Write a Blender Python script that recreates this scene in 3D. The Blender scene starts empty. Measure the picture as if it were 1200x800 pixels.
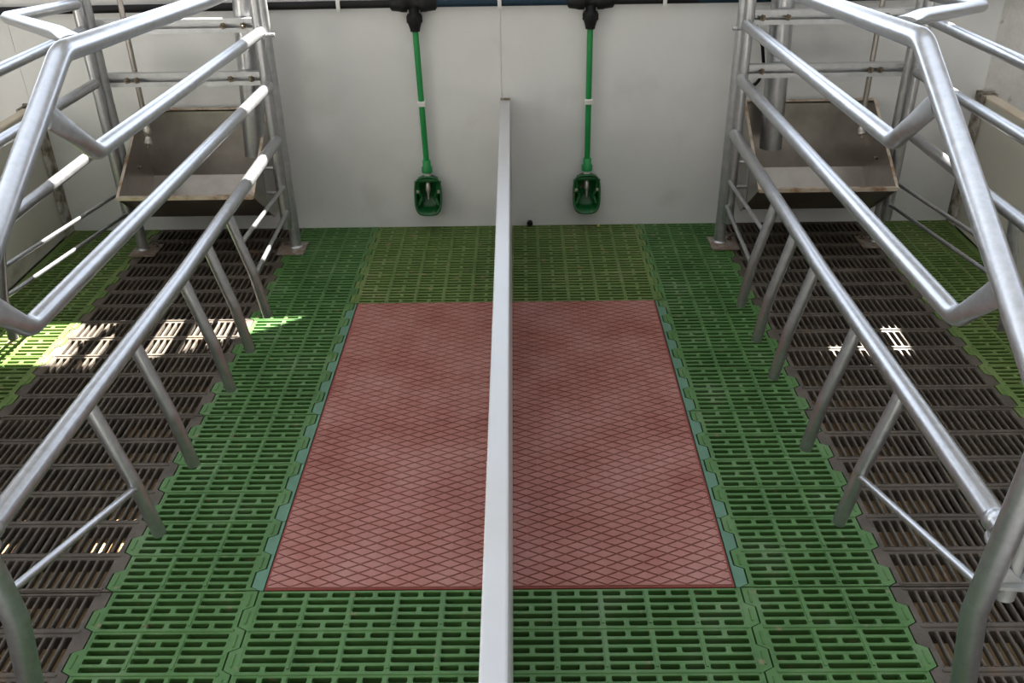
import bpy, bmesh, math, random
from mathutils import Vector, Matrix
from mathutils.geometry import tessellate_polygon
random.seed(7)
S = bpy.context.scene
COL = S.collection
PI = math.pi

# ------------------------------------------------------------------ materials
def new_mat(name):
    m = bpy.data.materials.new(name); m.use_nodes = True
    nt = m.node_tree; b = nt.nodes['Principled BSDF']
    return m, nt, b

def node(nt, t, **kw):
    n = nt.nodes.new(t)
    for k, v in kw.items():
        setattr(n, k, v)
    return n

def noise_mat(name, cols, scale=8.0, rough=(.5, .6), metal=0.0, bump=.0, bscale=80.0, detail=6.0,
              stops=None, spec=.5, second=None):
    """Colour ramp over noise in object coordinates, rough varied the same way, fine bump."""
    m, nt, b = new_mat(name)
    tc = node(nt, 'ShaderNodeTexCoord')
    nz = node(nt, 'ShaderNodeTexNoise'); nz.inputs['Scale'].default_value = scale
    nz.inputs['Detail'].default_value = detail; nz.inputs['Roughness'].default_value = .62
    nt.links.new(tc.outputs['Object'], nz.inputs['Vector'])
    cr = node(nt, 'ShaderNodeValToRGB')
    els = cr.color_ramp.elements
    n = len(cols)
    st = stops or [.3 + .4 * i / max(1, n - 1) for i in range(n)]
    els[0].position = st[0]; els[0].color = (*cols[0], 1)
    els[1].position = st[-1]; els[1].color = (*cols[-1], 1)
    for i in range(1, n - 1):
        e = els.new(st[i]); e.color = (*cols[i], 1)
    nt.links.new(nz.outputs['Fac'], cr.inputs['Fac'])
    out = cr.outputs['Color']
    if second:                                   # specks: (colour, scale, threshold, width)
        c2, s2, t2, w2 = second
        n2 = node(nt, 'ShaderNodeTexNoise'); n2.inputs['Scale'].default_value = s2; n2.inputs['Detail'].default_value = 4
        nt.links.new(tc.outputs['Object'], n2.inputs['Vector'])
        mr = node(nt, 'ShaderNodeMapRange'); mr.inputs[1].default_value = t2; mr.inputs[2].default_value = t2 + w2
        nt.links.new(n2.outputs['Fac'], mr.inputs[0])
        mx = node(nt, 'ShaderNodeMix', data_type='RGBA')
        nt.links.new(mr.outputs[0], mx.inputs[0]); nt.links.new(out, mx.inputs[6]); mx.inputs[7].default_value = (*c2, 1)
        out = mx.outputs[2]
    nt.links.new(out, b.inputs['Base Color'])
    rr = node(nt, 'ShaderNodeMapRange'); rr.inputs[1].default_value = .3; rr.inputs[2].default_value = .7
    rr.inputs[3].default_value = rough[0]; rr.inputs[4].default_value = rough[1]
    nt.links.new(nz.outputs['Fac'], rr.inputs[0]); nt.links.new(rr.outputs[0], b.inputs['Roughness'])
    b.inputs['Metallic'].default_value = metal
    b.inputs['Specular IOR Level'].default_value = spec
    if bump:
        bn = node(nt, 'ShaderNodeTexNoise'); bn.inputs['Scale'].default_value = bscale; bn.inputs['Detail'].default_value = 5
        nt.links.new(tc.outputs['Object'], bn.inputs['Vector'])
        bp = node(nt, 'ShaderNodeBump'); bp.inputs['Strength'].default_value = bump; bp.inputs['Distance'].default_value = .004
        nt.links.new(bn.outputs['Fac'], bp.inputs['Height']); nt.links.new(bp.outputs[0], b.inputs['Normal'])
    return m

M = {}
M['galv'] = noise_mat('galvanised_steel', [(.41, .415, .42), (.52, .525, .54)], scale=60, rough=(.282, .35), metal=.88, bump=.018, bscale=90)
M['galv_dull'] = noise_mat('dull_galvanised_steel', [(.36, .37, .37), (.52, .53, .53)], scale=26, rough=(.36, .46), metal=.8, bump=.04, bscale=90,
                           second=((.52, .52, .50), 150, .66, .05))
M['strut'] = noise_mat('zinc_channel', [(.50, .51, .52), (.64, .65, .66)], scale=30, rough=(.36, .48), metal=.8, bump=.05)
M['inox'] = noise_mat('stainless_sheet', [(.32, .29, .255), (.47, .44, .40)], scale=9, rough=(.285, .40), metal=.9, bump=.05, bscale=25)
M['inox_edge'] = noise_mat('worn_trough_rim', [(.30, .17, .09), (.52, .43, .34), (.62, .55, .46)], scale=22, rough=(.4, .55), metal=.45, stops=[.36, .5, .7])
M['rusty'] = noise_mat('rusty_plate', [(.26, .24, .215), (.24, .165, .115), (.33, .31, .28)], scale=28, rough=(.6, .8), metal=.35, bump=.2, stops=[.35, .52, .62])
M['green'] = noise_mat('green_plastic_slat', [(.040, .112, .023), (.062, .160, .038), (.110, .192, .078)], scale=7, rough=(.42, .58), bump=.05, bscale=120,
                       stops=[.30, .52, .72], second=((.20, .17, .09), 42, .66, .08))
M['green_dirty'] = noise_mat('soiled_green_plastic_slat', [(.072, .128, .024), (.104, .175, .038), (.155, .195, .064)], scale=6, rough=(.48, .64), bump=.05, bscale=120,
                       stops=[.30, .52, .72], second=((.26, .20, .10), 34, .62, .10))
M['teal'] = noise_mat('teal_filler_plastic', [(.070, .165, .105), (.100, .215, .140)], scale=12, rough=(.45, .6))
M['iron'] = noise_mat('cast_iron', [(.052, .041, .031), (.092, .075, .058), (.136, .112, .087)], scale=16, rough=(.55, .75), metal=.15, bump=.35, bscale=160,
                      stops=[.30, .52, .75], second=((.15, .090, .055), 13, .63, .14))
M['mat_pad'] = noise_mat('dusty_red_rubber', [(.260, .085, .066), (.335, .140, .115), (.400, .205, .180)], scale=6, rough=(.60, .8), bump=.08, bscale=200,
                         stops=[.28, .5, .75], spec=.35)
M['mat_base'] = noise_mat('red_rubber', [(.190, .040, .030), (.25, .062, .048)], scale=20, rough=(.6, .75), spec=.3)
M['pvc'] = noise_mat('white_plastic_wall_board', [(.60, .60, .585), (.66, .66, .645), (.69, .69, .675)], scale=1.7, rough=(.38, .5), bump=.22, bscale=30,
                     second=((.54, .53, .505), 5.5, .58, .3))
M['stucco'] = noise_mat('white_rendered_wall', [(.50, .49, .465), (.64, .63, .605)], scale=9, rough=(.75, .9), bump=.9, bscale=45,
                        second=((.40, .37, .32), 26, .66, .05))
M['divider'] = noise_mat('white_hollow_board', [(.46, .46, .46), (.50, .50, .50)], scale=3, rough=(.285, .33), second=((.44, .41, .36), 3.1, .58, .3))
M['panel'] = noise_mat('off_white_partition_board', [(.47, .45, .385), (.56, .54, .47)], scale=2.5, rough=(.42, .55), second=((.36, .32, .26), 6, .64, .1))
M['beige'] = noise_mat('beige_board_edge', [(.52, .44, .33), (.62, .55, .45)], scale=9, rough=(.5, .6))
M['stain'] = noise_mat('stained_channel', [(.10, .075, .045), (.30, .27, .22), (.48, .46, .42)], scale=24, rough=(.6, .8), stops=[.36, .5, .62], bump=.3)
M['gpipe'] = noise_mat('green_pipe', [(.003, .205, .042), (.006, .250, .055)], scale=14, rough=(.34, .42))
M['bowl'] = noise_mat('green_enamel', [(.003, .060, .013), (.006, .105, .024)], scale=16, rough=(.29, .4), second=((.12, .10, .05), 36, .63, .08))
M['black'] = noise_mat('black_plastic', [(.006, .006, .0065), (.011, .011, .0115)], scale=20, rough=(.5, .62), spec=.25)
M['bluepipe'] = noise_mat('blue_black_pipe', [(.006, .022, .038), (.010, .030, .048)], scale=18, rough=(.5, .6), spec=.25)
M['clip'] = noise_mat('white_pipe_clip', [(.62, .62, .58), (.70, .70, .66)], scale=30, rough=(.4, .5))
M['brass'] = noise_mat('tarnished_bolt', [(.13, .10, .07), (.30, .26, .21)], scale=60, rough=(.35, .5), metal=.8)
M['nipple'] = noise_mat('steel_nipple', [(.42, .39, .35), (.60, .57, .52)], scale=50, rough=(.3, .4), metal=.8)
M['pit'] = noise_mat('slurry_pit_floor', [(.26, .145, .062), (.44, .285, .14), (.55, .40, .22)], scale=7, rough=(.55, .85), bump=.5, bscale=25)
M['concrete'] = noise_mat('concrete', [(.26, .25, .235), (.36, .35, .33)], scale=4, rough=(.8, .92), bump=.25, bscale=60)
M['beam'] = noise_mat('dark_support_beam', [(.02, .022, .018), (.04, .042, .035)], scale=9, rough=(.6, .8))
M['corn'] = noise_mat('feed_pellet', [(.50, .40, .10), (.62, .52, .18)], scale=90, rough=(.5, .6))
M['sun_mask'] = noise_mat('sun_mask_sheet', [(.20, .20, .20), (.26, .26, .26)], scale=5, rough=(.5, .7))  # sheets added out of view to block and shape the sun

# ------------------------------------------------------------------ mesh helpers
class MB:
    def __init__(s): s.v = []; s.f = []; s.sm = []
    def add(s, vs, fs, smooth=False):
        o = len(s.v); s.v += [tuple(v) for v in vs]
        s.f += [tuple(i + o for i in f) for f in fs]; s.sm += [smooth] * len(fs)
    def box(s, x0, x1, y0, y1, z0, z1, c=0.0):
        """box; c chamfers the top long edges"""
        if c <= 0:
            s.add([(x0, y0, z0), (x1, y0, z0), (x1, y1, z0), (x0, y1, z0), (x0, y0, z1), (x1, y0, z1), (x1, y1, z1), (x0, y1, z1)],
                  [(0, 3, 2, 1), (4, 5, 6, 7), (0, 1, 5, 4), (1, 2, 6, 5), (2, 3, 7, 6), (3, 0, 4, 7)])
        else:
            a = [(x0, y0), (x1, y0), (x1, y1), (x0, y1)]
            i = [(x0 + c, y0 + c), (x1 - c, y0 + c), (x1 - c, y1 - c), (x0 + c, y1 - c)]
            vs = [(x, y, z0) for x, y in a] + [(x, y, z1 - c) for x, y in a] + [(x, y, z1) for x, y in i]
            fs = [(0, 3, 2, 1), (8, 9, 10, 11)]
            for k in range(4):
                n = (k + 1) % 4
                fs += [(k, n, 4 + n, 4 + k), (4 + k, 4 + n, 8 + n, 8 + k)]
            s.add(vs, fs)
    def prism(s, poly, z0, z1, c=0.0):
        """extrude a polygon (list of (x,y), counter-clockwise) from z0 to z1"""
        n = len(poly)
        a = sum(poly[i][0] * poly[(i + 1) % n][1] - poly[(i + 1) % n][0] * poly[i][1] for i in range(n))
        if a < 0: poly = poly[::-1]
        vs = [(x, y, z0) for x, y in poly] + [(x, y, z1) for x, y in poly]
        fs = [tuple(range(n - 1, -1, -1)), tuple(range(n, 2 * n))]
        fs += [(i, (i + 1) % n, n + (i + 1) % n, n + i) for i in range(n)]
        s.add(vs, fs)
    def prism_x(s, poly, x0, x1):
        """extrude a (y,z) polygon along x"""
        n = len(poly)
        a = sum(poly[i][0] * poly[(i + 1) % n][1] - poly[(i + 1) % n][0] * poly[i][1] for i in range(n))
        if a < 0: poly = poly[::-1]
        vs = [(x0, y, z) for y, z in poly] + [(x1, y, z) for y, z in poly]
        fs = [tuple(range(n - 1, -1, -1)), tuple(range(n, 2 * n))]
        fs += [(i, (i + 1) % n, n + (i + 1) % n, n + i) for i in range(n)]
        s.add(vs, fs)
    def tube(s, pts, r, seg=20, bend=0.0, up=(1, 0, 0), scl=None, caps=True, nb=8):
        """round tube along pts; interior corners rounded with radius bend; scl(t)->(a,b) scales along/across 'up'"""
        P = [Vector(p) for p in pts]
        path = [P[0]]
        for i in range(1, len(P) - 1):
            a = (P[i - 1] - P[i]).normalized(); b = (P[i + 1] - P[i]).normalized()
            ang = a.angle(b)
            if bend <= 0 or ang > PI - .02:
                path.append(P[i]); continue
            d = min(bend / math.tan(ang / 2), .48 * (P[i - 1] - P[i]).length, .48 * (P[i + 1] - P[i]).length)
            rad = d * math.tan(ang / 2)
            c = P[i] + (a + b).normalized() * (rad / math.sin(ang / 2))
            p0, p1 = P[i] + a * d, P[i] + b * d
            u0 = (p0 - c).normalized(); u1 = (p1 - c).normalized(); th = u0.angle(u1)
            for k in range(nb + 1):
                t = k / nb
                path.append(c + (u0 * math.sin((1 - t) * th) + u1 * math.sin(t * th)) / math.sin(th) * rad)
        path.append(P[-1])
        # refine ends so that end flattening has rings to act on
        if scl:
            fine = [path[0]]
            for q in path[1:]:
                L = (q - fine[-1]).length; m = max(1, int(L / .015)); p0 = fine[-1]
                for k in range(1, m + 1): fine.append(p0.lerp(q, k / m))
            path = fine
        tot = sum((path[i + 1] - path[i]).length for i in range(len(path) - 1)); run = 0
        U = Vector(up); vs = []; n = len(path)
        for i, p in enumerate(path):
            if i: run += (p - path[i - 1]).length
            if i == 0: t = path[1] - p
            elif i == n - 1: t = p - path[i - 1]
            else: t = (path[i + 1] - p).normalized() + (p - path[i - 1]).normalized()
            t.normalize()
            A = (U - t * U.dot(t)).normalized(); B = t.cross(A)
            sa, sb = scl(run, tot) if scl else (1, 1)
            for k in range(seg):
                w = 2 * PI * k / seg
                vs.append(p + A * (r * sa * math.cos(w)) + B * (r * sb * math.sin(w)))
        fs = []
        for i in range(n - 1):
            for k in range(seg):
                k2 = (k + 1) % seg
                fs.append((i * seg + k, i * seg + k2, (i + 1) * seg + k2, (i + 1) * seg + k))
        s.add(vs, fs, True)
        if caps:
            o = [vs[k] for k in range(seg)]; s.add(o, [tuple(range(seg - 1, -1, -1))])
            o = [vs[(n - 1) * seg + k] for k in range(seg)]; s.add(o, [tuple(range(seg))])
    def lathe(s, prof, origin, axis, seg=20, smooth=True, sides=None):
        """prof: list of (distance along axis, radius)"""
        O = Vector(origin); A = Vector(axis).normalized()
        X = A.orthogonal().normalized(); Y = A.cross(X); vs = []
        for d, r in prof:
            for k in range(seg):
                w = 2 * PI * k / seg
                vs.append(O + A * d + (X * math.cos(w) + Y * math.sin(w)) * r)
        fs = []
        for i in range(len(prof) - 1):
            for k in range(seg):
                k2 = (k + 1) % seg
                fs.append((i * seg + k, i * seg + k2, (i + 1) * seg + k2, (i + 1) * seg + k))
        s.add(vs, fs, smooth)
        s.add(vs[:seg], [tuple(range(seg - 1, -1, -1))]); s.add(vs[-seg:], [tuple(range(seg))])
    def mirrored(s):
        m = MB(); m.v = [(-x, y, z) for x, y, z in s.v]; m.f = [tuple(reversed(f)) for f in s.f]; m.sm = list(s.sm); return m
    def mesh(s, name, mat):
        me = bpy.data.meshes.new(name); me.from_pydata(s.v, [], s.f); me.materials.append(mat)
        me.polygons.foreach_set('use_smooth', s.sm); me.update(); return me
    def build(s, name, mat, parent=None):
        return link(name, s.mesh(name, mat), parent)

def link(name, me, parent=None):
    o = bpy.data.objects.new(name, me); COL.objects.link(o)
    if parent is not None:
        o.parent = parent
        w = parent
        off = Vector((0, 0, 0))
        while w is not None:
            off += w.location; w = w.parent
        o.location = -off                                 # part meshes are written in world coordinates
    return o
def tag(o, label, cat, group=None):
    o['label'] = label; o['category'] = cat; o['kind'] = 'thing'
    if group: o['group'] = group
    return o
def empty(name, loc, label, cat, group=None):
    o = bpy.data.objects.new(name, None); COL.objects.link(o); o.location = loc
    o.empty_display_size = .1
    return tag(o, label, cat, group)
def structure(o):
    o['kind'] = 'structure'; return o

# ------------------------------------------------------------------ measures (metres)
ROW = .6                                   # length of one floor panel, back wall at y = 0
XM, XG, XI, XO = .458, .476, .762, 1.280   # mat edge, centre/side joint, side/iron joint, iron/outer joint
XP = 1.600                                 # side partition
PIT = -.48
def zig(y, phase=0.0):
    """interlocking tooth line between neighbouring panels"""
    t = ((y + phase) / .1) % 1.0
    a = .009
    if t < .10: return -a + 2 * a * t / .10
    if t < .50: return a
    if t < .60: return a - 2 * a * (t - .50) / .10
    return -a
ZY = [0, .1, .5, .6, 1.0]
def zig_pts(y_from, y_to, phase=0.0):
    ys = {y_from, y_to}
    k = math.floor(min(y_from, y_to) / .1) - 2
    while k * .1 - phase <= max(y_from, y_to) + .2:
        for t in (0, .10, .50, .60):
            y = (k + t) * .1 - phase
            if min(y_from, y_to) < y < max(y_from, y_to): ys.add(y)
        k += 1
    return sorted(ys)

# ------------------------------------------------------------------ floor panels
def slat_panel(xa, xb, jl, jr, n, cellw, pattern):
    """plastic slatted panel between joint lines xa..xb (jl/jr: joint has teeth); back edge at y=0, length ROW. Local coordinates."""
    b = MB(); g = .0016; T = -.032
    mid = (xa + xb) / 2; half = n * cellw / 2
    x0, x1 = mid - half, mid + half
    ya, yb = -ROW + .0015, -.0015
    for side, xj, jj in ((-1, xa, jl), (1, xb, jr)):
        xin = x0 if side < 0 else x1
        if jj:
            pts = [(xj + zig(min(max(y, ya + 1e-5), yb - 1e-5)) - side * g, y) for y in zig_pts(ya, yb)]
        else:
            pts = [(xj - side * g, ya), (xj - side * g, yb)]
        b.prism(pts + [(xin, yb), (xin, ya)], T, 0)
        if jj:                                    # raised lug on every tooth
            for k in range(6):
                yc = -.1 * k - .07
                xt = xj + (.0045 if side > 0 else -.0045) - side * .0085
                if side > 0: yc = -.1 * k - .07
                else: yc = -.1 * k - .025
                b.box(xt - .0022, xt + .0022, yc - .015, yc + .015, -.004, .0022, .0012)
    h, pitch = .0114, .0192
    edges = [yb]
    for gi in range(6):
        yg = -.1 * gi
        for i in range(5):
            yc = yg - .0125 - i * .01875
            split = (i % 2 == 0) if pattern[gi] == 'A' else (i % 2 == 1)
            yt, yl = yc + h / 2, yc - h / 2
            # bar above this slot
            bar(b, x0 - .001, x1 + .001, yt, edges[-1], T)
            edges.append(yl)
            for c in range(n + 1):                # webs between cells
                xc = x0 + c * cellw; w = .0050 if 0 < c < n else .003
                web(b, xc, w, yl, yt, T)
            if split:
                for c in range(n): web(b, x0 + (c + .5) * cellw, .0046, yl, yt, T)
        if gi:
            b.box(x0 - .004, x1 + .004, yg - .0025, yg + .0025, -.002, .0020, .0012)
        for c in range(1, n):                     # ribs along the panel, each tapering out at the next ridge
            xc = x0 + c * cellw
            b.prism([(xc - .0034, yg - .006), (xc + .0034, yg - .006), (xc + .0022, yg - .088), (xc - .0022, yg - .088)], -.001, .0014)
    bar(b, x0 - .001, x1 + .001, ya, edges[-1], T)
    return b
def bar(b, x0, x1, y0, y1, T):
    q = (y1 - y0) * .33; c = .0010
    b.prism_x([(y0 + q, T), (y0, -.003), (y0, -c), (y0 + c, 0), (y1 - c, 0), (y1, -c), (y1, -.003), (y1 - q, T)], x0, x1)
def web(b, xc, w, yl, yt, T):
    c = .0026
    b.prism([(xc - w - c, yl - .001), (xc + w + c, yl - .001), (xc + w + c * .3, yl + c * .35), (xc + w, yl + c), (xc + w, yt - c), (xc + w + c * .3, yt - c * .35),
             (xc + w + c, yt + .001), (xc - w - c, yt + .001), (xc - w - c * .3, yt - c * .35), (xc - w, yt - c), (xc - w, yl + c), (xc - w - c * .3, yl + c * .35)], T, -.0004)

def iron_grate():
    """cast iron grate between XI and XO, right-hand pen, slots run along y"""
    b = MB(); g = .002; T = -.034; n = 26; pitch = .0184
    mid = (XI + XO) / 2; x0 = mid - n * pitch / 2; x1 = mid + n * pitch / 2
    ya, yb = -ROW + .002, -.002
    for side, xj in ((-1, XI), (1, XO)):
        pts = [(xj + zig(min(max(y, ya + 1e-5), yb - 1e-5)) - side * g, y) for y in zig_pts(ya, yb)]
        xin = x0 if side < 0 else x1
        b.prism(pts + [(xin, yb), (xin, ya)], T, -.001)
    w = .0032
    for k in range(7):
        yc = -.1 * k; ht = .0105
        y_hi = min(yb, yc + ht); y_lo = max(ya, yc - ht)
        b.box(x0 - .001, x1 + .001, y_lo, y_hi, T, -.0015, .0015)
        if 0 < k < 6: b.box(x0 - .006, x1 + .006, yc - .003, yc + .003, -.003, .0015, .0015)
        elif k == 0: b.box(x0 - .006, x1 + .006, yb - .008, yb - .002, -.003, .0010, .0012)
        else: b.box(x0 - .006, x1 + .006, ya + .002, ya + .008, -.003, .0010, .0012)
    for k in range(6):
        yt = min(yb, -.1 * k - .0105); yl = -.1 * (k + 1) + .0105
        for i in range(n + 1):
            xc = x0 + i * pitch
            vs = []
            TB = -.015
            for y in (yl, yt):
                vs += [(xc - w * .35, y, TB), (xc + w * .35, y, TB), (xc + w, y, -.004), (xc + w * .66, y, -.0012), (xc - w * .66, y, -.0012), (xc - w, y, -.004)]
            b.add(vs, [(0, 1, 7, 6), (1, 2, 8, 7), (2, 3, 9, 8), (3, 4, 10, 9), (4, 5, 11, 10), (5, 0, 6, 11)])
            q = .0036                              # rounded slot ends
            for sx in (-1, 1):
                if (i == 0 and sx < 0) or (i == n and sx > 0): continue
                xe = xc + sx * w
                for ye, sy in ((yt, -1), (yl, 1)):
                    b.prism([(xe - sx * .001, ye), (xe + sx * q, ye), (xe + sx * q * .3, ye + sy * q * .3), (xe - sx * .001, ye + sy * q)], -.015, -.002)
    return b

def clip_poly(poly, x0, x1, y0, y1):
    for ax, lim, keep in ((0, x0, 1), (0, x1, -1), (1, y0, 1), (1, y1, -1)):
        out = []
        for i in range(len(poly)):
            a, c = poly[i - 1], poly[i]
            ia, ic = (a[ax] - lim) * keep >= 0, (c[ax] - lim) * keep >= 0
            if ia != ic:
                t = (lim - a[ax]) / (c[ax] - a[ax]); out.append((a[0] + t * (c[0] - a[0]), a[1] + t * (c[1] - a[1])))
            if ic: out.append(c)
        poly = out
        if len(poly) < 3: return []
    return poly
def rubber_mat_pads(x0, x1, y0, y1):
    b = MB(); dx, dy = .0258, .0122; zb, zt = -.002, .0022
    i0, i1 = int(x0 / dx) - 2, int(x1 / dx) + 2; j0, j1 = int(y0 / dy) - 2, int(y1 / dy) + 2
    for i in range(i0, i1):
        for j in range(j0, j1):
            if (i + j) % 2: continue
            cx, cy = i * dx + .004, j * dy; hx, hy = dx * .93, dy * .90
            P = clip_poly([(cx - hx, cy), (cx, cy - hy), (cx + hx, cy), (cx, cy + hy)], x0, x1, y0, y1)
            if len(P) < 3: continue
            mx = sum(p[0] for p in P) / len(P); my = sum(p[1] for p in P) / len(P)
            n = len(P); kk = .91
            jz = random.uniform(-.0002, .0002)
            vs = [(x, y, zb) for x, y in P] + [(mx + (x - mx) * kk, my + (y - my) * kk, zt + jz) for x, y in P]
            b.add(vs, [tuple(range(n, 2 * n))] + [(k, (k + 1) % n, n + (k + 1) % n, n + k) for k in range(n)])
    return b

rows_txt = ['row along the back wall', 'second row from the back wall', 'third row from the back wall', 'row nearest the camera']
# side columns (three cells), both pens
mb = slat_panel(XG, XI, True, True, 3, .0845, 'ABABAA')
side_me = {1: mb.mesh('plastic_slat_panel', M['green']), -1: mb.mirrored().mesh('plastic_slat_panel', M['green'])}
mb = slat_panel(XO, XP - .004, True, False, 3, .0905, 'ABABAA')
outer_me = {1: mb.mesh('plastic_slat_panel', M['green_dirty']), -1: mb.mirrored().mesh('plastic_slat_panel', M['green_dirty'])}
mb = slat_panel(.0012, XG, False, True, 5, .0880, 'AAAAAA')
cd = {1: mb.mesh('plastic_slat_panel', M['green_dirty']), -1: mb.mirrored().mesh('plastic_slat_panel', M['green_dirty'])}
cg = {s: cd[s].copy() for s in cd}
for s in cg: cg[s].materials[0] = M['green']
mb = iron_grate()
iron_me = {1: mb.mesh('cast_iron_grate', M['iron']), -1: mb.mirrored().mesh('cast_iron_grate', M['iron'])}
SIDE = {1: 'right', -1: 'left'}
def panel(name, me, r, label, cat, group):
    o = link(name, me); o.location = (0, -ROW * r, 0); tag(o, label, cat, group); return o
where = ['mat side, touching the back wall', "along the mat's back half", "along the mat's front half", 'mat side, nearest the camera']
for s in (-1, 1):
    for r in range(4):
        panel('plastic_slat_panel', side_me[s], r, f'green slatted panel beside the {SIDE[s]} iron grates, {where[r]}',
              'floor panel', 'green slatted floor panels')
    for r in range(3):
        panel('plastic_slat_panel', outer_me[s], r, f'soiled green slatted panel along the {SIDE[s]} side partition, ' +
              ['touching the back wall', 'second from the back wall', 'third from the back wall'][r], 'floor panel', 'green slatted floor panels')
    for r, me, t in ((0, cd, 'between red mat and back wall'), (3, cg, 'in front of the red mat')):
        panel('plastic_slat_panel', me[s], r, f'wide green slatted panel {t}, {SIDE[s]} of the white divider', 'floor panel', 'green slatted floor panels')
    for r in range(4):
        panel('cast_iron_grate', iron_me[s], r, f'dark cast iron grate in the {SIDE[s]} crate, ' +
              ['under the feed trough', 'second from the back wall', 'third from the back wall', 'at the bottom edge of the picture'][r],
              'floor grate', 'cast iron floor grates')
# red rubber mats
for s in (-1, 1):
    x0, x1 = (.0012, XM - .001) if s > 0 else (-XM + .001, -.0012)
    e = empty('rubber_mat', (s * XM / 2, -1.2, 0), f'red rubber lying mat with diamond tread, {SIDE[s]} of the white divider', 'mat', 'red rubber mats')
    b = MB(); b.box(x0, x1, -1.798, -.602, -.032, -.0012, 0); b.build('mat_base', M['mat_base'], e)
    rubber_mat_pads(x0 + .004, x1 - .004, -1.794, -.606).build('diamond_tread', M['mat_pad'], e)
# teal filler strips between mats and side columns
ordn = ['first', 'second', 'third', 'fourth', 'fifth', 'sixth']
for s in (-1, 1):
    for k in range(6):
        ya, yb = -.6 - .2 * (k + 1) + .001, -.6 - .2 * k - .001
        pts = [(XG + zig(min(max(y, ya + 1e-5), yb - 1e-5)) - .0016, y) for y in zig_pts(ya, yb)]
        b = MB(); b.prism(pts + [(XM + .0015, yb), (XM + .0015, ya)], -.032, -.0005)
        if s < 0: b = b.mirrored()
        tag(b.build('filler_strip', M['teal']), f'narrow teal toothed strip along the {SIDE[s]} red mat, {ordn[k]} from the back wall', 'filler strip', 'teal filler strips')

# ------------------------------------------------------------------ setting
b = MB(); b.box(-4, 4, -5, .3, PIT - .1, PIT); structure(b.build('floor', M['pit']))
b = MB(); b.box(-4, 4, -5.0, -2.42, PIT, -.002); structure(b.build('floor_front', M['concrete']))
for s in (-1, 1):
    b = MB(); x0, x1 = sorted((s * 1.645, s * 4)); b.box(x0, x1, -2.42, 0, PIT, -.002); structure(b.build('floor_' + SIDE[s], M['concrete']))
xs = [0, XM + .010, XI, (XI + XO) / 2, XO, XP - .006]
k = 0
for s in (-1, 1):
    for x in xs:
        if x == 0 and s > 0: continue
        k += 1
        b = MB(); b.box(s * x - .007, s * x + .007, -2.42, 0, -.12, -.036); structure(b.build(f'trim_{k}', M['beam']))
k += 1
# back wall: rendered masonry with a window band above the pipe, clad in white boards below it
HW = 4.6; WZ0, WZ1 = .945, 1.44; WX = 2.6; CX, CZ = .36, 2.33
for nm, x0, x1, z0, z1 in (('wall_back', -4, 4, PIT, WZ0), ('wall_back_upper', -4, -CX, WZ1, HW), ('wall_back_middle', -CX, CX, CZ, HW), ('wall_back_far', CX, 4, WZ1, HW), ('wall_back_left', -4, -WX, WZ0, WZ1), ('wall_back_right', WX, 4, WZ0, WZ1)):
    b = MB(); b.box(x0, x1, .0121, .040, z0, z1); structure(b.build(nm, M['stucco']))
for i, (x0, x1) in enumerate(((-4, -1.6242), (-1.623, -.0116), (-.0106, 1.612))):
    b = MB(); b.box(x0, x1, 0, .0121, -.034, WZ0 - .01, .0); structure(b.build(f'wall_back_board_{i+1}', M['pvc']))
b = MB()
for x0, x1, z0, z1 in ((-WX, WX, WZ0, WZ0 + .010),):
    b.box(x0, x1, .014, .038, z0, z1)
for x in (-2.59, 2.59): b.box(x - .010, x + .010, .014, .038, WZ0, WZ1)
for x in (-CX + .01, CX - .01): b.box(x - .010, x + .010, .014, .038, WZ1, CZ)
structure(b.build('window_1', M['pvc']))
for s in (-1, 1):
    b = MB(); x0, x1 = sorted((s * 4, s * 4.15)); b.box(x0, x1, -5, .2, PIT, 2.4); structure(b.build('wall_' + SIDE[s], M['stucco']))
# unseen sun mask added outside the window; its gaps cut the floor's sun patches
SUN = Vector((-.52, -.69, -1.0))
gap_l = [(-1.54, -.945), (-1.03, -.945), (-.975, -.903), (-.85, -.838), (-.73, -.772), (-.60, -.68), (-.75, -.692), (-1.09, -.688), (-1.46, -.670), (-1.54, -.665)]
gap_r = [(.855, -.935), (1.125, -.935), (1.135, -.775), (1.075, -.785), (1.035, -.865), (.94, -.883), (.885, -.896)]
def sun_mask(name, x0, x1, depth, az):
    """flat light blocker, added and unseen, outside the back wall at height az, with the gaps the sun falls through"""
    def sky(p): return (p[0] - SUN.x * az, p[1] - SUN.y * az)
    rect = [(x0, .041), (x1, .041), (x1, depth), (x0, depth)]
    loops = [rect] + [[sky(p) for p in g] for g in (gap_l, gap_r)]
    flat = [p for l in loops for p in l]
    tri = tessellate_polygon([[Vector((x, y, 0)) for x, y in l] for l in loops])
    bm = bmesh.new(); vv = [bm.verts.new((x, y, az)) for x, y in flat]
    for t in tri: bm.faces.new([vv[i] for i in t])
    ret = bmesh.ops.extrude_face_region(bm, geom=bm.faces[:])
    for g in ret['geom']:
        if isinstance(g, bmesh.types.BMVert): g.co.z += .004
    bmesh.ops.recalc_face_normals(bm, faces=bm.faces)
    me = bpy.data.meshes.new(name); bm.to_mesh(me); bm.free(); me.materials.append(M['sun_mask'])
    structure(link(name, me))
sun_mask('sun_mask_exterior', -3.4, 3.8, .50, 1.45)
sun_mask('sun_mask_exterior_upper', -1.5, 3.2, 1.15, 2.35)

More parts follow.
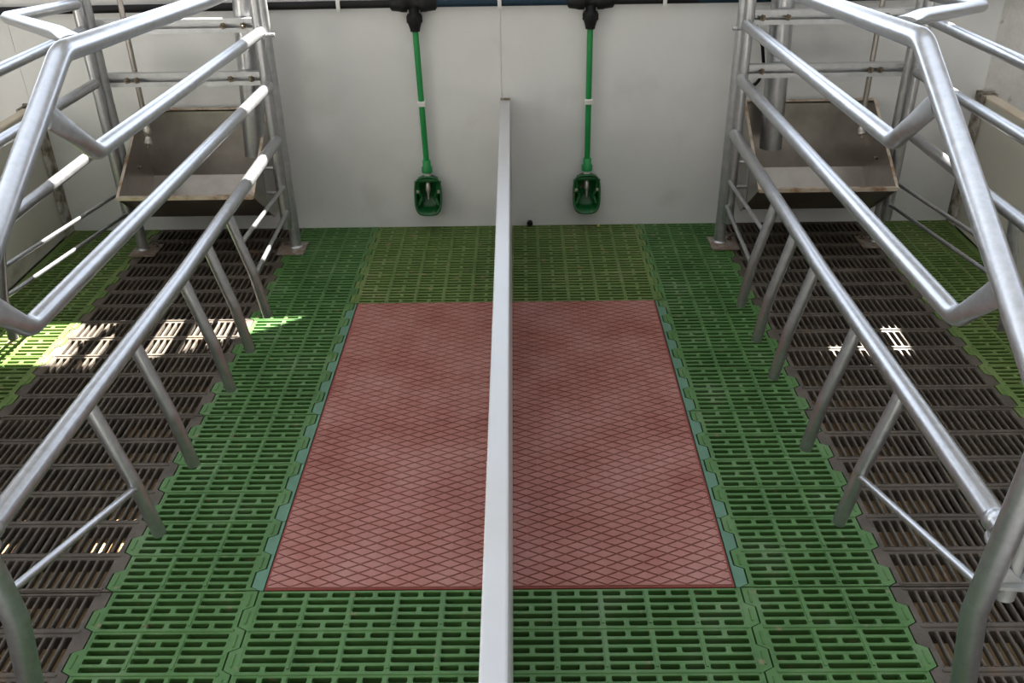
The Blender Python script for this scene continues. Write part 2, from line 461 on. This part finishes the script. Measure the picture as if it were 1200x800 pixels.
# ------------------------------------------------------------------ pen divider and side partitions
a = .0062
def dv(x, y): return (x - a * y, y)                       # the divider runs a hair off the wall's normal
e = empty('pen_divider', (0, -1.4, 0), 'low white hollow-board divider standing between the two red mats', 'divider')
yf = -2.95
b = MB()
w = .0165
vs = []
zt = .462
b.prism([dv(-w, -.006), dv(w, -.006), dv(w, yf), dv(-w, yf)], .003, zt)
bev = b
o = b.build('board', M['divider'], e)
md = o.modifiers.new('bevel', 'BEVEL'); md.width = .004; md.segments = 3; md.limit_method = 'ANGLE'
b = MB()
b.box(-.0195, .0195, -.0055, -.001, .0035, .462); b.box(-.0195, -.0172, -.030, -.0055, .0035, .455); b.box(.0172, .0195, -.030, -.0055, .0035, .455)
b.build('wall_channel', M['pvc'], e)
b = MB(); b.box(-.0165, .0165, -.016, -.001, .4622, .4668, .001); b.build('end_cap', M['stain'], e)
for s in (-1, 1):
    e = empty('side_partition', (s * XP, -1.2, 0), f'off-white side partition with beige top edge, closing the {SIDE[s]} pen', 'partition', 'side partitions of the two pens')
    b = MB(); x0, x1 = sorted((s * XP, s * (XP + .036)))
    b.box(x0, x1, -2.9, -.035, .003, .452); b.build('board', M['panel'], e)
    b = MB(); b.box(x0 - .002, x1 + .002, -2.9, -.035, .452, .462, .003); b.build('top_cap', M['beige'], e)
    b = MB(); xa, xb = sorted((s * (XP - .010), s * (XP + .046)))
    b.box(xa, xb, -.012, -.001, .004, .47); b.box(xa, xa + .008, -.060, -.012, .004, .465); b.box(xb - .008, xb, -.060, -.012, .004, .465)
    b.build('wall_channel', M['stain'], e)

# ------------------------------------------------------------------ farrowing crates
def flat_end(L, ax='a', k=.34, other=1.42):
    def f(run, tot):
        d = tot - run
        t = max(0, min(1, 1 - d / L)); t = t * t * (3 - 2 * t)
        q, r = 1 + (k - 1) * t, 1 + (other - 1) * t
        return (q, r) if ax == 'a' else (r, q)
    return f
def both_round(run, tot): return (1, 1)

def crate_side(s, fy):
    """inner side of a crate (the one facing the mats). s=+1 right crate"""
    X = .738
    e = empty('crate_railing', (s * X, -1.1, 0), f'tall galvanised tube side of the {SIDE[s]} sow crate, nearest the red mats', 'crate side', 'galvanised sow crate sides')
    def P(mb, name, mat=M['galv'], parent=e):
        return (mb if s > 0 else mb.mirrored()).build(name, mat, parent)
    b = MB()
    b.tube([(X, -.205, .880), (X, -.70, .905), (X, -1.485, .957), (X, -2.115, .606), (X - .002, -2.088, .235), (X + .028, -2.088, .006)], .0192, 24, bend=.07)
    P(b, 'frame_tube')
    b = MB()
    b.tube([(X, -.222, .736), (X, -1.45, .768), (X, -1.578, .872)], .0165, 22, bend=.045, scl=flat_end(.12)); P(b, 'upper_rail')
    b = MB()
    b.tube([(X, -.222, .573), (X, -1.82, .600), (X, -1.915, .698)], .0165, 22, bend=.045, scl=flat_end(.12)); P(b, 'middle_rail')
    b = MB()
    b.tube([(X, -.222, .398), (X, -1.2, .384), (X, -2.088, .400)], .0176, 24, bend=.5)
    b.lathe([(0, .0180), (.003, .0198), (.009, .0202), (.014, .0190), (.018, .0172)], (X, -2.058, .3995), (0, -1, .02), 24)
    lr = P(b, 'lower_rail')
    b = MB()
    b.lathe([(0, .0195), (.002, .0208), (.006, .0210), (.009, .0195)], (X, -2.089, .386), (0, .35, -1), 24); P(b, 'weld_collar', M['galv_dull'])
    tips = []
    for y in fy:
        b = MB()
        b.tube([(X - .001, y, .388), (X - .013, y, .335), (X - .044, y, .208), (X - .060, y + .012, .068)],   .0136, 18, bend=.11, up=(0, 1, 0))
        P(b, 'finger')
    # welded nubs where the fingers meet the rail
    y = fy[0]
    b = MB()
    b.tube([(X, -.225, .240), (X - .018, y, .292)], .0066, 14); P(b, 'stub_rod')
    b = MB()
    b.tube([(X, -.225, .152), (X - .043, y, .195)], .0066, 14); P(b, 'stub_rod')
    y = fy[-1]
    b = MB()
    b.tube([(X - .047, y, .195), (X - .004, -2.088, .290)], .0072, 14); P(b, 'stub_rod')
    b = MB()
    b.tube([(X + .012, -.214, .090), (X + .006, -.214, .905)], .0165, 22); P(b, 'hinge_tube')
    # latch bracket and rod guide at the near end
    b = MB()
    zb = .300
    b.prism([(X + .010, -2.070), (X + .010, -2.106), (X + .060, -2.112), (X + .072, -2.100), (X + .072, -2.062), (X + .060, -2.052)], zb, zb + .006)
    b.add([(X + .012, -2.098, zb + .004), (X + .012, -2.094, zb + .004), (X + .012, -2.098, zb + .045), (X + .012, -2.094, zb + .045), (X + .052, -2.098, zb + .004), (X + .052, -2.094, zb + .004)],
          [(0, 2, 4), (1, 5, 3), (2, 3, 5, 4), (0, 1, 3, 2)])
    br = P(b, 'latch_bracket', M['galv_dull'])
    b = MB(); b.lathe([(0, .017), (.034, .017)], (X + .036, -2.082, zb), (0, 0, -1), 20); P(b, 'sleeve', M['galv_dull'], br)
    for dx, dy, r in ((.037, -2.082, .0125), (.066, -2.070, .011)):
        b = MB(); b.tube([(X + dx, dy, zb + (.006 if dx < .06 else -.0)), (X + dx + .004, dy, .86)], r, 18); P(b, 'latch_rod', M['galv_dull'])
    return e

def outer_side(s, fy):
    X = 1.278
    e = empty('crate_railing', (s * X, -1.1, 0), f'galvanised tube side of the {SIDE[s]} sow crate, nearest the side partition', 'crate side', 'galvanised sow crate sides')
    def P(mb, name, mat=M['galv'], parent=e):
        return (mb if s > 0 else mb.mirrored()).build(name, mat, parent)
    b = MB()
    tx, ty, tz = (1.272, -.640, .864) if s < 0 else (1.272, -.560, .842)
    b.tube([(X, -.225, .826 if s < 0 else .812), (tx, ty, tz), (.775, -1.352 if s < 0 else -1.30, .954)], .0158, 22, bend=.03, up=(0, 0, 1), scl=flat_end(.16, 'a', .36, 1.35))
    P(b, 'tie_tube')
    for z0, z1, r, nm in ((.748, .772, .0155, 'upper_rail'), (.590, .612, .0155, 'middle_rail'), (.408, .424, .0165, 'lower_rail')):
        b = MB(); b.tube([(X, -.232, z0), (X, -2.085, z1)], r, 20); P(b, nm)
    for y in fy:
        b = MB(); b.tube([(X + .001, y, z1), (X + .010, y, .355), (X + .044, y, .212), (X + .060, y + .012, .085)],   .0136, 18, bend=.11, up=(0, 1, 0)); P(b, 'finger')
    y = fy[0]
    b = MB(); b.tube([(X, -.232, .235), (X + .022, y, .300)], .0062, 14); P(b, 'stub_rod')
    b = MB(); b.tube([(X, -.232, .155), (X + .044, y, .212)], .0062, 14); P(b, 'stub_rod')
    b = MB(); b.tube([(X, -.222, .100), (X, -.222, .905)], .0165, 22); P(b, 'hinge_tube')
    b = MB(); b.tube([(X, -2.088, .95), (X, -2.088, .235), (X - .028, -2.088, .006)], .0192, 22, bend=.085); P(b, 'frame_tube')
    return e

crate_side(-1, [-.815, -1.008, -1.198, -1.500, -1.722]); crate_side(1, [-.782, -.982, -1.168, -1.462, -1.706])
outer_side(-1, [-.955, -1.30, -1.65]); outer_side(1, [-.965, -1.30, -1.65])

def post(s, x, y, label, plate, pin):
    e = empty('crate_post', (s * x, y, 0), label, 'post', 'galvanised crate posts')
    def P(mb, name, mat, parent=e): return (mb if s > 0 else mb.mirrored()).build(name, mat, parent)
    b = MB(); b.tube([(x, y, .006), (x, y, .850)], .0188, 24); P(b, 'post_tube', M['galv_dull'])
    px0, px1, py0, py1 = plate
    b = MB(); b.prism([(px0, py0), (px1, py0), (px1, py1), (px0, py1)], .0022, .0072)
    bp = P(b, 'base_plate', M['rusty'])
    b = MB(); b.lathe([(0, .024), (.003, .0225), (.006, .0195)], (x, y, .0068), (0, 0, 1), 22); P(b, 'weld_bead', M['galv'], bp)
    bx = px1 - .018 if x < 1 else px0 + .018
    b = MB(); b.lathe([(0, .009), (.006, .009), (.006, .005), (.014, .005)], (bx, y + .012, .0072), (0, 0, 1), 6, False); P(b, 'anchor_bolt', M['brass'], bp)
    if pin:
        b = MB(); b.lathe([(0, .0062), (.046, .0062), (.048, .005)], (x + .012, y - .028, .724), (-1, 0, 0), 14)
        b.lathe([(0, .0085), (.006, .0085)], (x - .018, y - .028, .724), (-1, 0, 0), 6, False)
        P(b, 'hinge_pin', M['galv'])
    return e
for s in (-1, 1):
    post(s, .736, -.178, f'round steel post with rusty foot plate at the mat side of the {SIDE[s]} trough', (.700, .792, -.245, -.142), True)
    post(s, 1.272, -.183, f'round steel post with rusty foot plate at the partition side of the {SIDE[s]} trough', (1.212, 1.302, -.245, -.150), False)

# ------------------------------------------------------------------ feed troughs, pipes and rails behind the crates
def trough(s):
    x0, x1 = .806, 1.244
    e = empty('feed_trough', (s * 1.025, -.2, .11), f'rusty-edged stainless steel feed trough between the posts of the {SIDE[s]} crate', 'trough', 'stainless feed troughs')
    def P(mb, name, mat, parent=e): return (mb if s > 0 else mb.mirrored()).build(name, mat, parent)
    t = .003
    inner = [(-.022, .446), (-.022, .215), (-.150, .116), (-.340, .258)]
    outer = [(-.018, .446), (-.018, .213), (-.150, .111), (-.344, .256)]
    b = MB()
    b.prism_x(inner + outer[::-1], x0, x1); P(b, 'folded_sheet', M['inox'])
    b = MB()
    b.prism_x([(-.336, .259), (-.352, .259), (-.352, .248), (-.348, .248), (-.346, .2545), (-.336, .2545)], x0 - .002, x1 + .002)
    P(b, 'front_rim', M['inox_edge'])
    b = MB()
    b.prism_x([(-.016, .440), (-.016, .452), (-.030, .452), (-.030, .447), (-.022, .446), (-.022, .440)], x0 - .002, x1 + .002)
    P(b, 'back_rim', M['inox_edge'])
    for xs_, sg in ((x0, -1), (x1, 1)):
        b = MB(); xa, xb = sorted((xs_, xs_ + sg * t))
        b.prism_x([(-.014, .450), (-.014, .125), (-.150, .105), (-.350, .254), (-.030, .450)], xa, xb)
        p = P(b, 'end_plate', M['inox'])
        b = MB(); xa2, xb2 = sorted((xs_ + sg * t * 1.1, xs_ - sg * .006))
        for q in range(1):
            b.prism_x([(-.351, .2535), (-.030, .4515), (-.030, .4485), (-.350, .2505)], xa2, xb2)
        P(b, 'worn_edge', M['inox_edge'], p)
        b = MB(); b.lathe([(0, .008), (.005, .008), (.005, .005), (.012, .004)], (xs_ - sg * .000, -.135, .285), (-sg, 0, 0), 6, False); P(b, 'bolt', M['brass'], p)
        b = MB(); xo = xs_ + sg * t
        xpost = (.767 if sg < 0 else 1.261)
        for zz in (.215, .300):
            b.lathe([(0, .0055), (abs(xpost - xo), .0055)], (xo, -.205, zz), (sg, 0, 0), 12)
            b.lathe([(0, .010), (.006, .010)], (xo, -.205, zz), (sg, 0, 0), 6, False)
        b.box(*sorted((xo, xo + sg * .003)), -.215, -.190, .165, .345)
        P(b, 'mounting_bracket', M['galv_dull'], p)
for s in (-1, 1): trough(s)

def strut(s, z, nm, bolts):
    x0, x1 = .756, 1.262
    e = empty('mounting_rail', (s * 1.0, -.17, z), f'horizontal slotted zinc channel above the {SIDE[s]} trough, {nm} of the two', 'rail', 'zinc channels above the troughs')
    def P(mb, name, mat, parent=e): return (mb if s > 0 else mb.mirrored()).build(name, mat, parent)
    yb, yf2, h = -.158, -.180, .021
    b = MB(); t = .0025
    poly = [(yb, -h), (yf2, -h), (yf2, -.0065), (yf2 + t, -.0065), (yf2 + t, -h + t), (yb - t, -h + t), (yb - t, h - t), (yf2 + t, h - t), (yf2 + t, .0065), (yf2, .0065), (yf2, h), (yb, h)]
    n = len(poly)
    vs = [(x0, y, z + q) for y, q in poly] + [(x1, y, z + q) for y, q in poly]
    fs = [(i, (i + 1) % n, n + (i + 1) % n, n + i) for i in range(n)]
    for f0, f1 in ((0, 11), ):
        pass
    caps = [(0, 1, 2, 3, 4, 5), (0, 5, 6, 11), (6, 7, 8, 9, 10, 11)]
    fs += caps + [tuple(n + i for i in reversed(c)) for c in caps]
    b.add(vs, fs); P(b, 'channel', M['strut'])
    for x in bolts:
        b = MB(); b.lathe([(0, .0105), (.003, .0105), (.003, .0075), (.010, .0075), (.010, .0045), (.016, .004)], (x, yf2, z), (0, -1, 0), 6, False); P(b, 'bolt', M['brass'])
for s in (-1, 1):
    strut(s, .748, 'upper', (.795, .872, 1.14, 1.172) if s > 0 else (.800, .862, 1.15, 1.185))
    strut(s, .586, 'lower', (.812, 1.152, 1.183) if s > 0 else (.800, .866, 1.165, 1.196))

def ring(b, x, y, z0, z1, r, wall, seg=28):
    vs = []
    for z, rr in ((z0, r), (z1, r), (z1, r - wall), (z0, r - wall)):
        vs += [(x + rr * math.cos(2 * PI * k / seg), y + rr * math.sin(2 * PI * k / seg), z) for k in range(seg)]
    fs = []
    for i in range(4):
        for k in range(seg):
            k2 = (k + 1) % seg; j = (i + 1) % 4
            fs.append((i * seg + k, i * seg + k2, j * seg + k2, j * seg + k))
    b.add(vs, fs, False)
    for i in range(len(b.sm) - len(fs), len(b.sm)): b.sm[i] = True
for s, xt, xb in ((-1, .805, .845), (1, .868, .888)):
    e = empty('feed_pipe', (s * xb, -.118, .30), f'wide galvanised feed pipe dropping into the {SIDE[s]} trough', 'pipe', 'galvanised feed pipes')
    b = MB(); seg = 28; y = -.118; r = .036
    vs = []
    for z, rr in ((.318, r), (.826, r), (.826, r - .003), (.318, r - .003)):
        xx = xb + (xt - xb) * (z - .31) / .48
        vs += [(s * xx + rr * math.cos(2 * PI * k / seg), y + rr * math.sin(2 * PI * k / seg), z) for k in range(seg)]
    fs = [(i * seg + k, i * seg + (k + 1) % seg, ((i + 1) % 4) * seg + (k + 1) % seg, ((i + 1) % 4) * seg + k) for i in range(4) for k in range(seg)]
    b.add(vs, fs, True)
    o = b.build('tube', M['galv'], e); md = o.modifiers.new('edge', 'EDGE_SPLIT'); md.split_angle = math.radians(50)
for s in (-1, 1):
    x = 1.180 if s < 0 else 1.166
    e = empty('water_pipe', (s * x, -.146, .37), f'thin steel water pipe with nipple drinker above the {SIDE[s]} trough', 'pipe', 'thin trough water pipes')
    b = MB(); b.tube([(s * x, -.148, .425), (s * (x - .003), -.148, .87)], .0085, 16); b.build('tube', M['inox'], e)
    b = MB()
    b.lathe([(0, .0105), (.012, .0105), (.014, .0125), (.026, .0125), (.028, .0095), (.044, .0095)], (s * x, -.148, .432), (0, -.12, -1), 16)
    b.lathe([(0, .0105), (.014, .0105), (.016, .013), (.024, .013), (.026, .008)], (s * x, -.153, .394), (s * .05, -.55, -1), 16)
    nb = b.build('nipple_drinker', M['nipple'], e)
    b = MB(); b.lathe([(0, .005), (.010, .005)], (s * (x + .001), -.166, .371), (s * .05, -.55, -1), 12); b.build('push_pin', M['brass'], nb)
# black cables by the feed pipes
for s in (-1, 1):
    b = MB()
    if s > 0: pts = [(.772, -.075, .745), (.800, -.07, .715), (.835, -.060, .640), (.852, -.04, .575), (.850, -.02, .520), (.838, -.012, .500), (.815, -.010, .497)]
    else: pts = [(-.760, -.075, .70), (-.772, -.07, .66), (-.792, -.06, .60), (-.800, -.04, .53), (-.795, -.02, .47)]
    b.tube(pts, .0055, 12, bend=.06, up=(0, 1, 0))
    tag(b.build('black_cable', M['black']), f'short black cable hanging behind the {SIDE[s]} feed pipe', 'cable', 'black cables behind the feed pipes')

# ------------------------------------------------------------------ water main, drinkers
PZ, PY = .779, -.026
e = empty('water_main', (0, PY, PZ), 'black water pipe running along the wall above the pens', 'pipe')
TX = (-.288, .280)
for x0, x1, mt, nm in ((-4, TX[0] - .05, 'black', 'pipe_run'), (TX[0] + .05, TX[1] - .05, 'bluepipe', 'pipe_run'), (TX[1] + .05, .62, 'black', 'pipe_run'), (.62, 4, 'bluepipe', 'pipe_run')):
    b = MB(); b.tube([(x0, PY, PZ - (.012 if x0 < -3 else 0)), (x1, PY, PZ)], .0125, 18, up=(0, 0, 1))
    o = b.build(nm, M[mt], e)
    if mt == 'bluepipe': o['label'] = 'blue-black pipe length'
for tx in TX:
    b = MB()
    b.lathe([(-.075, .0145), (-.070, .0215), (-.045, .0245), (-.040, .0265), (-.022, .0265), (-.020, .019), (.020, .019), (.022, .0265), (.040, .0265), (.045, .0245), (.070, .0215), (.075, .0145)], (tx, PY, PZ), (1, 0, 0), 20)
    b.lathe([(0, .0165), (.030, .0165), (.032, .0225), (.040, .0245), (.056, .0245), (.062, .0215), (.078, .0165), (.086, .0155)], (tx, PY, PZ), (0, 0, -1), 20)
    for k in range(16):                                     # grip ribs of the lower nut
        w = 2 * PI * k / 16
        b.box(tx + .0245 * math.cos(w) - .0012, tx + .0245 * math.cos(w) + .0012, PY + .0245 * math.sin(w) - .0012, PY + .0245 * math.sin(w) + .0012, PZ - .058, PZ - .038)
    b.build('tee_fitting', M['black'], e)
for x in (-.528, -.012, .515):
    b = MB(); b.box(x - .006, x + .006, PY - .016, -.0005, PZ - .016, PZ + .016, .003); b.build('pipe_clip', M['clip'], e)

def superell(w, h, n=3.2, k=36):
    out = []
    for i in range(k):
        t = 2 * PI * i / k; c, sn = math.cos(t), math.sin(t)
        out.append((w * math.copysign(abs(c) ** (2 / n), c), h * math.copysign(abs(sn) ** (2 / n), sn)))
    return out
def drinker(tx, bx, s):
    zc = .135
    e = empty('piglet_drinker', (bx, -.03, zc), f'green piglet drinking bowl on a green drop pipe, {SIDE[s]} of the white divider', 'drinker', 'green piglet drinkers')
    C = superell(.049, .069)
    def rim_y(z): return -.040 - .026 * max(0, min(1, (.03 - z) / .09)) 
    b = MB(); rings = []
    def ringp(sx, sz, f, dz=0): return [(bx + x * sx, f(z), zc + z * sz + dz) for x, z in C]
    rings.append(ringp(.80, .84, lambda z: -.0008, .004))
    rings.append(ringp(.93, .94, lambda z: rim_y(z) * .45))
    rings.append(ringp(1.0, 1.0, lambda z: rim_y(z) * .86))
    rings.append(ringp(1.0, 1.0, lambda z: rim_y(z)))
    rings.append(ringp(.95, .955, lambda z: rim_y(z) - .0025))
    rings.append(ringp(.86, .87, lambda z: rim_y(z) + .0015))
    rings.append(ringp(.78, .82, lambda z: rim_y(z) * .40))
    rings.append(ringp(.66, .72, lambda z: -.009))
    rings.append(ringp(.20, .25, lambda z: -.006))
    n = len(C); vs = [v for r in rings for v in r]; fs = []
    for i in range(len(rings) - 1):
        for k in range(n):
            k2 = (k + 1) % n; fs.append((i * n + k, (i + 1) * n + k, (i + 1) * n + k2, i * n + k2))
    b.add(vs, fs, True)
    b.add(rings[0], [tuple(range(n))]); b.add(rings[-1], [tuple(range(n - 1, -1, -1))])
    # cheeks that narrow the inside towards the bottom, with the bolt bosses on them
    for q in (-1, 1):
        b.tube([(bx + q * .040, -.030, zc + .048), (bx + q * .034, -.030, zc + .005), (bx + q * .024, -.026, zc - .012), (bx + q * .036, -.036, zc - .040)], .0078, 10, bend=.02, up=(0, 1, 0))
    b.box(bx - .035, bx + .035, -.0405, -.012, zc + .049, zc + .060, .004)
    bowl = b.build('bowl', M['bowl'], e)
    b = MB()
    for q in (-1, 1):
        b = MB(); b.lathe([(0, .0070), (.004, .0070), (.007, .0045)], (bx + q * .0375, -.036, zc + .012), (0, -1, 0), 14); b.build('bolt', M['nipple'], bowl)
    b = MB()
    b.lathe([(0, .004), (.004, .0075), (.012, .0085), (.032, .0098), (.036, .007), (.066, .0016)], (bx, -.018, zc + .046), (0, -.35, -1), 14)
    b.build('nipple', M['nipple'], bowl)
    b = MB()
    b.lathe([(0, .0125), (.018, .0125)], (bx, -.024, zc + .066), (0, 0, 1), 18); b.build('connector', M['clip'], e)
    b = MB()
    b.lathe([(0, .0185), (.018, .0185), (.022, .0140), (.042, .0140), (.043, .0098)], (bx, -.024, zc + .080), (0, 0, 1), 22); b.build('coupling', M['gpipe'], e)
    b = MB(); b.tube([(bx, -.024, zc + .115), (tx, PY, PZ - .070)], .0098, 18, up=(0, 1, 0)); b.build('drop_pipe', M['gpipe'], e)
    t = (.458 - zc) / (PZ - zc); xm = bx + (tx - bx) * t
    b = MB(); b.box(xm - .0135, xm + .0135, -.037, -.0006, .449, .466, .003); b.build('pipe_clip', M['clip'], e)
    if s > 0:
        b = MB(); b.box(xm - .003, xm + .001, -.0352, -.0348, .585, .612); 
    return e
drinker(TX[0], -.279, -1); drinker(TX[1], .282, 1)

# small things
b = MB(); b.lathe([(0, .009), (.006, .0105), (.014, .0105), (.018, .007), (.018, .004), (.010, .004)], (.081, -.001, .0115), (0, -1, 0), 16)
tag(b.build('wall_plug', M['black']), 'small black plug at the foot of the back wall right of the divider', 'plug')
b = MB()
b.lathe([(0, .001), (.001, .0035), (.004, .0050), (.008, .0045), (.011, .0015)], (.323, -.031, .0062), (1, .3, .1), 10)
tag(b.build('feed_pellet', M['corn']), 'tiny yellow feed pellet on green slats below the right drinker', 'feed pellet')

# ------------------------------------------------------------------ light
world = bpy.data.worlds.new('World'); S.world = world; world.use_nodes = True
nt = world.node_tree; bg = nt.nodes['Background']
tc = node(nt, 'ShaderNodeTexCoord'); sp = node(nt, 'ShaderNodeSeparateXYZ'); nt.links.new(tc.outputs['Generated'], sp.inputs[0])
mr = node(nt, 'ShaderNodeMapRange'); mr.inputs[1].default_value = -.1; mr.inputs[2].default_value = .55   # open sky lies beyond the back wall (+y)
nt.links.new(sp.outputs['Y'], mr.inputs[0])
mz = node(nt, 'ShaderNodeMapRange'); mz.inputs[1].default_value = -.05; mz.inputs[2].default_value = .9
nt.links.new(sp.outputs['Z'], mz.inputs[0])
up = node(nt, 'ShaderNodeMix', data_type='RGBA'); nt.links.new(mz.outputs[0], up.inputs[0])
up.inputs[6].default_value = (.39, .38, .355, 1); up.inputs[7].default_value = (.97, .965, .95, 1)
sky = node(nt, 'ShaderNodeMix', data_type='RGBA'); nt.links.new(mr.outputs[0], sky.inputs[0])
nt.links.new(up.outputs[2], sky.inputs[6]); sky.inputs[7].default_value = (3.5, 4.0, 4.8, 1)
mx = node(nt, 'ShaderNodeMapRange'); mx.inputs[1].default_value = -1; mx.inputs[2].default_value = 1; mx.inputs[3].default_value = 1.32; mx.inputs[4].default_value = .68
nt.links.new(sp.outputs['X'], mx.inputs[0])                # added tilt: world light stronger from the left, weaker from the right
nt.links.new(sky.outputs[2], bg.inputs['Color']); nt.links.new(mx.outputs[0], bg.inputs['Strength'])
ld = bpy.data.lights.new('sun', 'SUN'); ld.energy = 65; ld.angle = .0093; ld.color = (1, .96, .9)
lo = bpy.data.objects.new('sun', ld); COL.objects.link(lo)
lo.rotation_euler = SUN.to_track_quat('-Z', 'Y').to_euler(); lo.location = (1, 3, 4)

# ------------------------------------------------------------------ camera
F, YAW, PITCH, ROLL = 1064.368, -.01448263, .52628783, .01794053
f = Vector((math.sin(YAW) * math.cos(PITCH), math.cos(YAW) * math.cos(PITCH), -math.sin(PITCH)))
r = Vector((math.cos(YAW), -math.sin(YAW), 0)); d = f.cross(r)
c, sn = math.cos(ROLL), math.sin(ROLL)
r2 = r * c + d * sn; d2 = d * c - r * sn
cd_ = bpy.data.cameras.new('camera'); cam = bpy.data.objects.new('camera', cd_); COL.objects.link(cam)
mw = Matrix(((r2.x, -d2.x, -f.x, .05270), (r2.y, -d2.y, -f.y, -3.08251), (r2.z, -d2.z, -f.z, 1.29977), (0, 0, 0, 1)))
cam.matrix_world = mw
cd_.sensor_width = 36; cd_.lens = 36 * F / 1200; cd_.clip_start = .02
S.camera = cam
S.view_settings.view_transform = 'Standard'; S.view_settings.look = 'None'
S.view_settings.gamma = 1; S.view_settings.use_curve_mapping = False
S.view_settings.exposure = -.07
S.cycles.use_denoising = True
S.cycles.max_bounces = 8; S.cycles.diffuse_bounces = 4; S.cycles.glossy_bounces = 4
